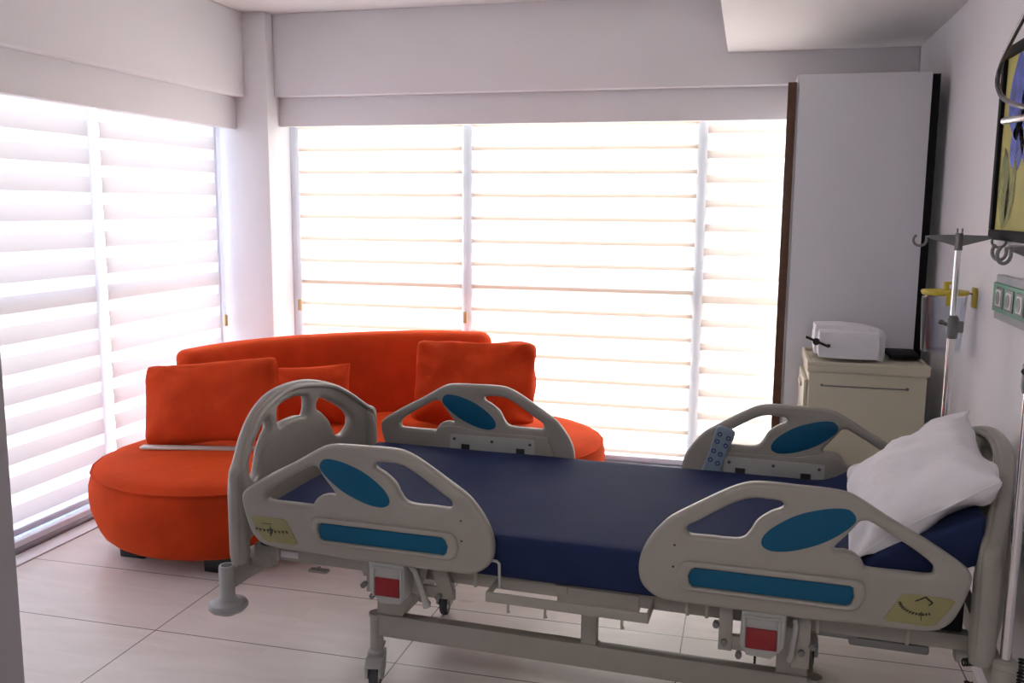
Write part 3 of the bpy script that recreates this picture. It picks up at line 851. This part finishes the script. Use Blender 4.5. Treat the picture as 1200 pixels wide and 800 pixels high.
# bed remote hanging on the far head rail
rem = empty('bed_remote', bedM @ Vector((.335, .452, .650)), 0)
rem.matrix_world = bedM @ Matrix.Translation((.335, .450, .650)) @ Matrix.Rotation(R(17), 4, 'Y')
tag(rem, 'pale blue grey bed control handset with round buttons hung on the far side rail', 'remote control')
b_ = plate_mesh('r', cr([(-.028, -.09), (0, -.094), (.028, -.09), (.029, 0), (.034, .07), (.028, .092), (0, .097), (-.028, .092), (-.034, .07), (-.029, 0)], 4), [], .022, .006, xform=lambda c: (c.x, c.z, c.y))
obj('handset_body', b_, REM, rem, smooth=40)
for (x, z) in ((-.015, .068), (.017, .064), (-.015, .040), (.017, .036), (-.015, .004), (.010, .0)) + ((-.016, -.03), (.012, -.034)):
    bm = bmesh.new(); N = 16
    add_tube(bm, [(x, -.010, z), (x, -.0135, z)], .0085, 16)
    bt = obj('button', bm, NAVYK, rem, smooth=40)
    bm = bmesh.new(); add_tube(bm, [(x, -.013, z), (x, -.0142, z)], .0045, 12)
    obj('button_face', bm, REM, bt, smooth=40)
tube('cable', [(0, 0, -.094), (.002, -.004, -.11), (.01, .006, -.135), (.03, .03, -.15)], .004, GREYM, rem, 8)

# ------------------------------------------------------------------ IV poles in the head sockets
def iv_pole(lx, ly, rot, label):
    P0 = bedM @ Vector((lx, ly, 0))
    r0 = empty('iv_pole', (P0.x, P0.y, .43), rot)
    tag(r0, label, 'drip stand')
    tube('lower_tube', [(0, 0, 0), (0, 0, .70)], .0125, CHROME, r0, 18)
    tube('upper_tube', [(0, 0, .68), (0, 0, .955)], .0095, CHROME, r0, 16)
    bm = bmesh.new(); add_tube(bm, [(0, 0, .66), (0, 0, .675), (0, 0, .725), (0, 0, .735)], [.016, .019, .019, .013], 18)
    cl = obj('clamp', bm, GREYM, r0, smooth=40)
    bm = bmesh.new(); add_tube(bm, [(-.015, -.006, .705), (-.032, -.012, .712)], .006, 10); add_tube(bm, [(-.030, -.012, .712), (-.042, -.016, .716)], [.009, .007], 12)
    lv = bmesh.new(); add_box(lv, (.014, -.012, .680), (.034, .012, .718), .004)
    obj('clamp_lever', lv, GREYM, cl, smooth=40)
    obj('clamp_knob', bm, BLK if rot > .5 else GREYM, cl, smooth=40)
    bm = bmesh.new(); add_tube(bm, [(0, 0, .945), (0, 0, 1.0)], [.0125, .012], 14)
    for d in (-.006, .008): add_tube(bm, [(d, 0, .995), (d, 0, 1.015)], .0028, 8)
    hd = obj('hook_head', bm, GREYM, r0, smooth=40)
    for k in range(4):
        a = k*math.pi/2
        c, s = math.cos(a), math.sin(a)
        bm = bmesh.new()
        L = .088
        def W(r, w, z): return (c*r-s*w, s*r+c*w, z)
        # tapered web
        q = [W(.008, -.002, .958), W(.008, -.002, .995), W(L, -.002, .993), W(L, -.002, .982)]
        q2 = [W(.008, .002, .958), W(.008, .002, .995), W(L, .002, .993), W(L, .002, .982)]
        va = [bm.verts.new(p) for p in q]; vb = [bm.verts.new(p) for p in q2]
        bm.faces.new(va); bm.faces.new(vb[::-1])
        for i in range(4): bm.faces.new((va[i], va[(i+1) % 4], vb[(i+1) % 4], vb[i]))
        pts = [W(L-.01, 0, .989)]
        for i in range(0, 13):
            t = R(150+i*22)
            pts.append(W(L+.026+.020*math.cos(t), 0, .976+.019*math.sin(t)))
        add_tube(bm, pts, .0042, 8)
        obj('hook', bm, GREYM, hd, smooth=60)
    return r0
iv_pole(1.060, .47, R(-11.5), 'chrome drip pole in the far head corner of the bed, beside the cream cabinet')
iv_pole(1.085, -.47, R(35), 'chrome drip pole in the near head corner of the bed, at the right picture edge')

# ------------------------------------------------------------------ wardrobe, cabinet and things on it
wd = empty('wardrobe', (.44, 4.66, 0))
tag(wd, 'tall white laminate wardrobe with a dark brown front edge beside the back window', 'wardrobe')
WX0, WX1, WY0, WY1, WZ = .176, .715, 4.27, 5.07, 2.075
box('carcass', (WX0-.44, WY0-4.66+.004, .0), (WX1-.44, WY1-4.66, WZ), WARD, wd, bevel=.002)
box('side_panel', (WX0+.008-.44, WY0-4.66-.012, .02), (WX1-.44, WY0-4.66+.004, WZ), WARD, wd, bevel=.001)
box('door', (WX0-.038-.44, WY0-4.66-.01, .03), (WX0-.002-.44, WY0-4.66+.03, WZ-.03), BROWN, wd, bevel=.002)['label'] = 'dark brown door edge'
box('back_panel', (WX1+.001-.44, WY0-4.66+.0, .02), (WX1+.034-.44, WY0-4.66+.03, WZ-.008), BLACKP, wd, bevel=.001)['label'] = 'black back edge'
box('plinth', (WX0+.0-.44, WY0-4.66-.006, 0), (WX1-.44, WY0-4.66+.004, .02), BLACKP, wd, bevel=.001)

CX, CY = .48, 4.015
cb = empty('bedside_cabinet', (CX, CY, 0))
tag(cb, 'cream plastic bedside cabinet with a thin towel bar, standing before the wardrobe', 'cabinet')
hw, hd_, CH = .222, .195, .90
box('body', (-hw, -hd_, .07), (hw, hd_, CH-.04), CREAM, cb, bevel=.008)
bm = bmesh.new()
add_box(bm, (-hw-.008, -hd_-.008, CH-.045), (hw+.008, hd_+.008, CH-.012), .008, 3)
for a, b in (((-hw-.008, -hd_-.008), (hw+.008, -hd_+.006)), ((-hw-.008, hd_-.006), (hw+.008, hd_+.008)), ((-hw-.008, -hd_), (-hw+.006, hd_)), ((hw-.006, -hd_), (hw+.008, hd_))):
    add_box(bm, (a[0], a[1], CH-.02), (b[0], b[1], CH), .005, 3)
obj('top', bm, CREAM, cb, smooth=40)
bm = bmesh.new(); add_tube(bm, [(-.17, -hd_+.004, .805), (-.17, -hd_-.012, .805), (.15, -hd_-.012, .805), (.15, -hd_+.004, .805)], .0028, 8)
for x in (-.17, .15): add_tube(bm, [(x, -hd_+.003, .805), (x, -hd_-.004, .805)], .006, 12)
tag(obj('towel_bar', bm, GREYM, cb, smooth=50), 'thin grey towel bar')
for z0, z1 in ((.60, .82), (.34, .58), (.09, .32)):
    dr = box('drawer', (-hw-.016, -hd_+.02, z0), (-hw, hd_-.02, z1), CREAM, cb, bevel=.005)
    box('handle', (-hw-.026, -.06, z1-.05), (-hw-.014, .06, z1-.03), CREAM, dr, bevel=.003)
for x in (-.17, .17):
    for y in (-.15, .15):
        bm = bmesh.new(); add_tube(bm, [(x-.012, y, .03), (x+.012, y, .03)], .03, 18); add_tube(bm, [(x, y, .03), (x, y, .075)], .012, 10)
        obj('caster', bm, BLK, cb, smooth=40)

# folded linen on the cabinet
ln = empty('folded_linen', (.435, 3.985, .8995)); ln.rotation_euler = (0, 0, R(-3))
tag(ln, 'stack of folded white linen on top of the cream cabinet, with a black strap buckle', 'linen')
def cloth_box(sx_, sy_, sz_, seed, n=18):
    bm = bmesh.new()
    bmesh.ops.create_cube(bm, size=1)
    bmesh.ops.subdivide_edges(bm, edges=bm.edges[:], cuts=n, use_grid_fill=True)
    for v in bm.verts:
        p = v.co*2
        q = Vector((p.x, p.y, p.z))
        l = max(abs(q.x), abs(q.y), abs(q.z)); sph = q.normalized()*l
        q = q*.80+sph*.20
        w = noise.noise(Vector((q.x*1.6+seed, q.y*1.6, q.z*1.6)))*.08 + noise.noise(Vector((q.x*4+seed, q.y*4, q.z*4)))*.03
        up_ = max(0, q.z)
        q = q*(1+w*up_)
        v.co = Vector((q.x*sx_/2, q.y*sy_/2, max(q.z, -1)*sz_/2))
    return bm
bm = cloth_box(.245, .17, .112, 2.0)
for v in bm.verts: v.co += Vector((-.02, -.03, .056+.003))
obj('front_fold', bm, LINEN, ln, smooth=60)
bm = cloth_box(.29, .16, .13, 5.0)
for v in bm.verts: v.co += Vector((-.015, .055, .066+.002)); v.co.z -= .035*max(0, v.co.x/.14)**2
obj('back_fold', bm, LINEN, ln, smooth=60)
bm = bmesh.new(); add_box(bm, (-.2, -.075, .066), (-.10, -.063, .076), .003, rot=Matrix.Rotation(R(22), 3, 'Y'))
add_tube(bm, [(-.155, -.078, .072), (-.155, -.060, .072)], .014, 12); add_box(bm, (-.115, -.080, .052), (-.100, -.066, .064), .003)
for v in bm.verts: v.co += Vector((.01, -.045, .0))
tag(obj('strap_buckle', bm, BLK, ln, smooth=40), 'black strap buckle')
tr = box('flat_tray', (-.06, -.10, 0), (.06, .10, .014), BLACKP, bevel=.004); tr.location = (.640, 4.09, .9005)
tag(tr, 'black flat tray lying on the right rear of the cream cabinet top', 'tray')

# ------------------------------------------------------------------ wall things
# suction jar
sj = empty('suction_jar', (.688, 3.55, 1.0))
tag(sj, 'clear suction jar with yellow lid bracketed to the right wall behind the drip pole', 'jar')
bm = bmesh.new(); add_lathe(bm, (0, 0, 0), [(.056, .006), (.060, .0), (.064, .010), (.074, .200), (.0715, .200), (.0615, .013), (.05, .010)], 40)
obj('container', bm, JAR, sj, smooth=40)
bm = bmesh.new(); add_lathe(bm, (0, 0, .198), [(.074, .006), (.077, .008), (.078, .013), (.080, .015), (.080, .019), (.076, .022), (.05, .024), (.01, .025)], 40)
ld = obj('lid', bm, YPL, sj, smooth=35)
bm = bmesh.new(); add_box(bm, (-.012, -.086, .172), (.006, -.078, .222), .003)
obj('lid_clip', bm, YPL, ld, smooth=40)
bm = bmesh.new(); add_tube(bm, [(-.002, -.02, .22), (-.002, -.02, .252)], .010, 12); add_tube(bm, [(-.002, -.02, .246), (.022, -.02, .248)], .005, 10)
obj('lid_port', bm, YPL, ld, smooth=40)
bm = bmesh.new(); add_tube(bm, [(-.066, -.02, .005), (-.074, -.022, .195)], .0065, 10)
obj('suction_tube', bm, GREYM, sj, smooth=50)
bm = bmesh.new(); add_box(bm, (.090, -.022, .160), (.1015, .022, .232), .004)
bk = obj('wall_bracket', bm, YPL, sj, smooth=40)
bk['label'] = 'yellow wall bracket'
bm = bmesh.new(); add_tube(bm, [(.074, 0, .212), (.092, 0, .208)], .003, 8)
obj('hanger', bm, GREYM, bk, smooth=40)

# bed head service panel
pn = empty('service_panel', (.79, 2.80, 1.163))
tag(pn, 'green and grey wall service panel with white outlets above the headboard', 'wall panel')
box('back_plate', (-.022, -.80, 0), (-.0005, .405, .140), GPAN, pn, bevel=.004)
box('face_strip', (-.030, -.795, .026), (-.020, .400, .116), GREEN, pn, bevel=.003)
for k in range(8):
    y = .310-.113*k
    o = box('outlet', (-.034, y-.038, .039), (-.029, y+.038, .105), GREYM, pn, bevel=.003)
    b2 = box('outlet_cover', (-.037, y-.029, .047), (-.033, y+.029, .097), OUTW, o, bevel=.003)
    bm = bmesh.new()
    add_tube(bm, [(-.036, y, .072), (-.0385, y, .072)], .020, 20)
    obj('outlet_insert', bm, GREYM, o, smooth=40)

# framed picture
pc = empty('framed_picture', (.79, 3.06, 1.41))
tag(pc, 'black framed picture of blue and olive leaves on yellow, on the right wall', 'picture')
Y0, Y1, Z0, Z1 = -.60, .250, 0, .595
bm = bmesh.new(); t_ = .032
add_box(bm, (-.034, Y0, Z0), (-.001, Y1, Z0+t_), .003); add_box(bm, (-.034, Y0, Z1-t_), (-.001, Y1, Z1), .003)
add_box(bm, (-.034, Y0, Z0+t_), (-.001, Y0+t_, Z1-t_), .003); add_box(bm, (-.034, Y1-t_, Z0+t_), (-.001, Y1, Z1-t_), .003)
obj('frame', bm, BLACKP, pc, smooth=40)
CV = mat('yellow_painted_canvas', (.46, .41, .10), .6, noise_amt=.18, noise_scale=5)
LB = mat('blue_leaf_paint', (.08, .12, .50), .6, noise_amt=.5, noise_scale=14)
LO = mat('olive_leaf_paint', (.25, .26, .07), .6, noise_amt=.35, noise_scale=18)
LV = mat('dark_vein_paint', (.10, .10, .05), .6)
bm = bmesh.new(); add_box(bm, (-.022, Y0+.02, Z0+.02), (-.002, Y1-.02, Z1-.02), 0)
xi = -.0225
def leaf(cy, cz, ln_, w, ang, mi):
    pts = []
    for k in range(25):
        t = k/24; r = w*math.sin(math.pi*t)**.8*(1-.25*t); pts.append((t*ln_, r))
    full = pts+[(a, -b) for a, b in pts[-2:0:-1]]
    ca, sa = math.cos(ang), math.sin(ang)
    vs = [bm.verts.new((xi-.0004*mi, cy+a*ca-b*sa, cz+a*sa+b*ca)) for a, b in full]
    f = bm.faces.new(vs); f.material_index = mi
    for j in range(-4, 5):
        if j == 0: a0, a1, b1 = 0, ln_*.97, 0
        else: a0 = ln_*(.1+.09*abs(j)); a1 = a0+ln_*.16; b1 = math.copysign(w*.8*math.sin(math.pi*a1/ln_), j)
        d = Vector((a1-a0, b1)); 
        if d.length < 1e-4: continue
        nrm = Vector((-d.y, d.x)).normalized()*.0011
        q = [(a0-nrm.x, -nrm.y), (a0+nrm.x, nrm.y), (a1+nrm.x, b1+nrm.y), (a1-nrm.x, b1-nrm.y)]
        f = bm.faces.new([bm.verts.new((xi-.0004*mi-.0004, cy+a*ca-b*sa, cz+a*sa+b*ca)) for a, b in q]); f.material_index = 3
leaf(.05, .30, .27, .115, R(84), 1)
leaf(.045, .20, .17, .085, R(95), 1)
leaf(.125, .03, .26, .070, R(82), 2)
leaf(.10, .04, .22, .050, R(108), 2)
leaf(-.12, .20, .33, .10, R(70), 1); leaf(-.25, .08, .30, .08, R(110), 2); leaf(-.38, .28, .26, .09, R(60), 1)
me = bpy.data.meshes.new('canvas'); bm.to_mesh(me); bm.free()
for x in (CV, LB, LO, LV): me.materials.append(x)
link('canvas', me, CV, pc)

# bent tube arm on the wall, in front of the picture
ar = empty('bent_tube_arm', (.79, 2.40, 1.85))
tag(ar, 'dark bent metal tube looping out from the right wall before the framed picture', 'wall arm')
lp = cr([(-.005, -.16, .20), (-.09, -.13, .195), (-.165, -.08, .19), (-.17, .03, .158), (-.17, .135, .115), (-.17, .245, .072), (-.17, .322, .030), (-.17, .345, -.010), (-.17, .298, -.050), (-.17, .20, -.080), (-.17, .06, -.105), (-.13, -.03, -.12), (-.005, -.06, -.125)], 6, closed=False)
tube('loop_tube', lp, .0064, TUBED, ar, 14)
bm = bmesh.new(); add_tube(bm, [(-.17, .24, -.122), (-.17, .225, -.122), (-.10, .03, -.12), (-.01, -.05, -.12)], .009, 14)
rd = obj('grip_rod', bm, STEEL, ar, smooth=50)
bm = bmesh.new(); add_tube(bm, [(-.17, .241, -.122), (-.17, .246, -.122)], .006, 12); obj('rod_plug', bm, BLK, rd)
box('mounting_plate', (-.008, -.19, -.17), (-.0005, -.02, .24), GREYM, ar, bevel=.003)
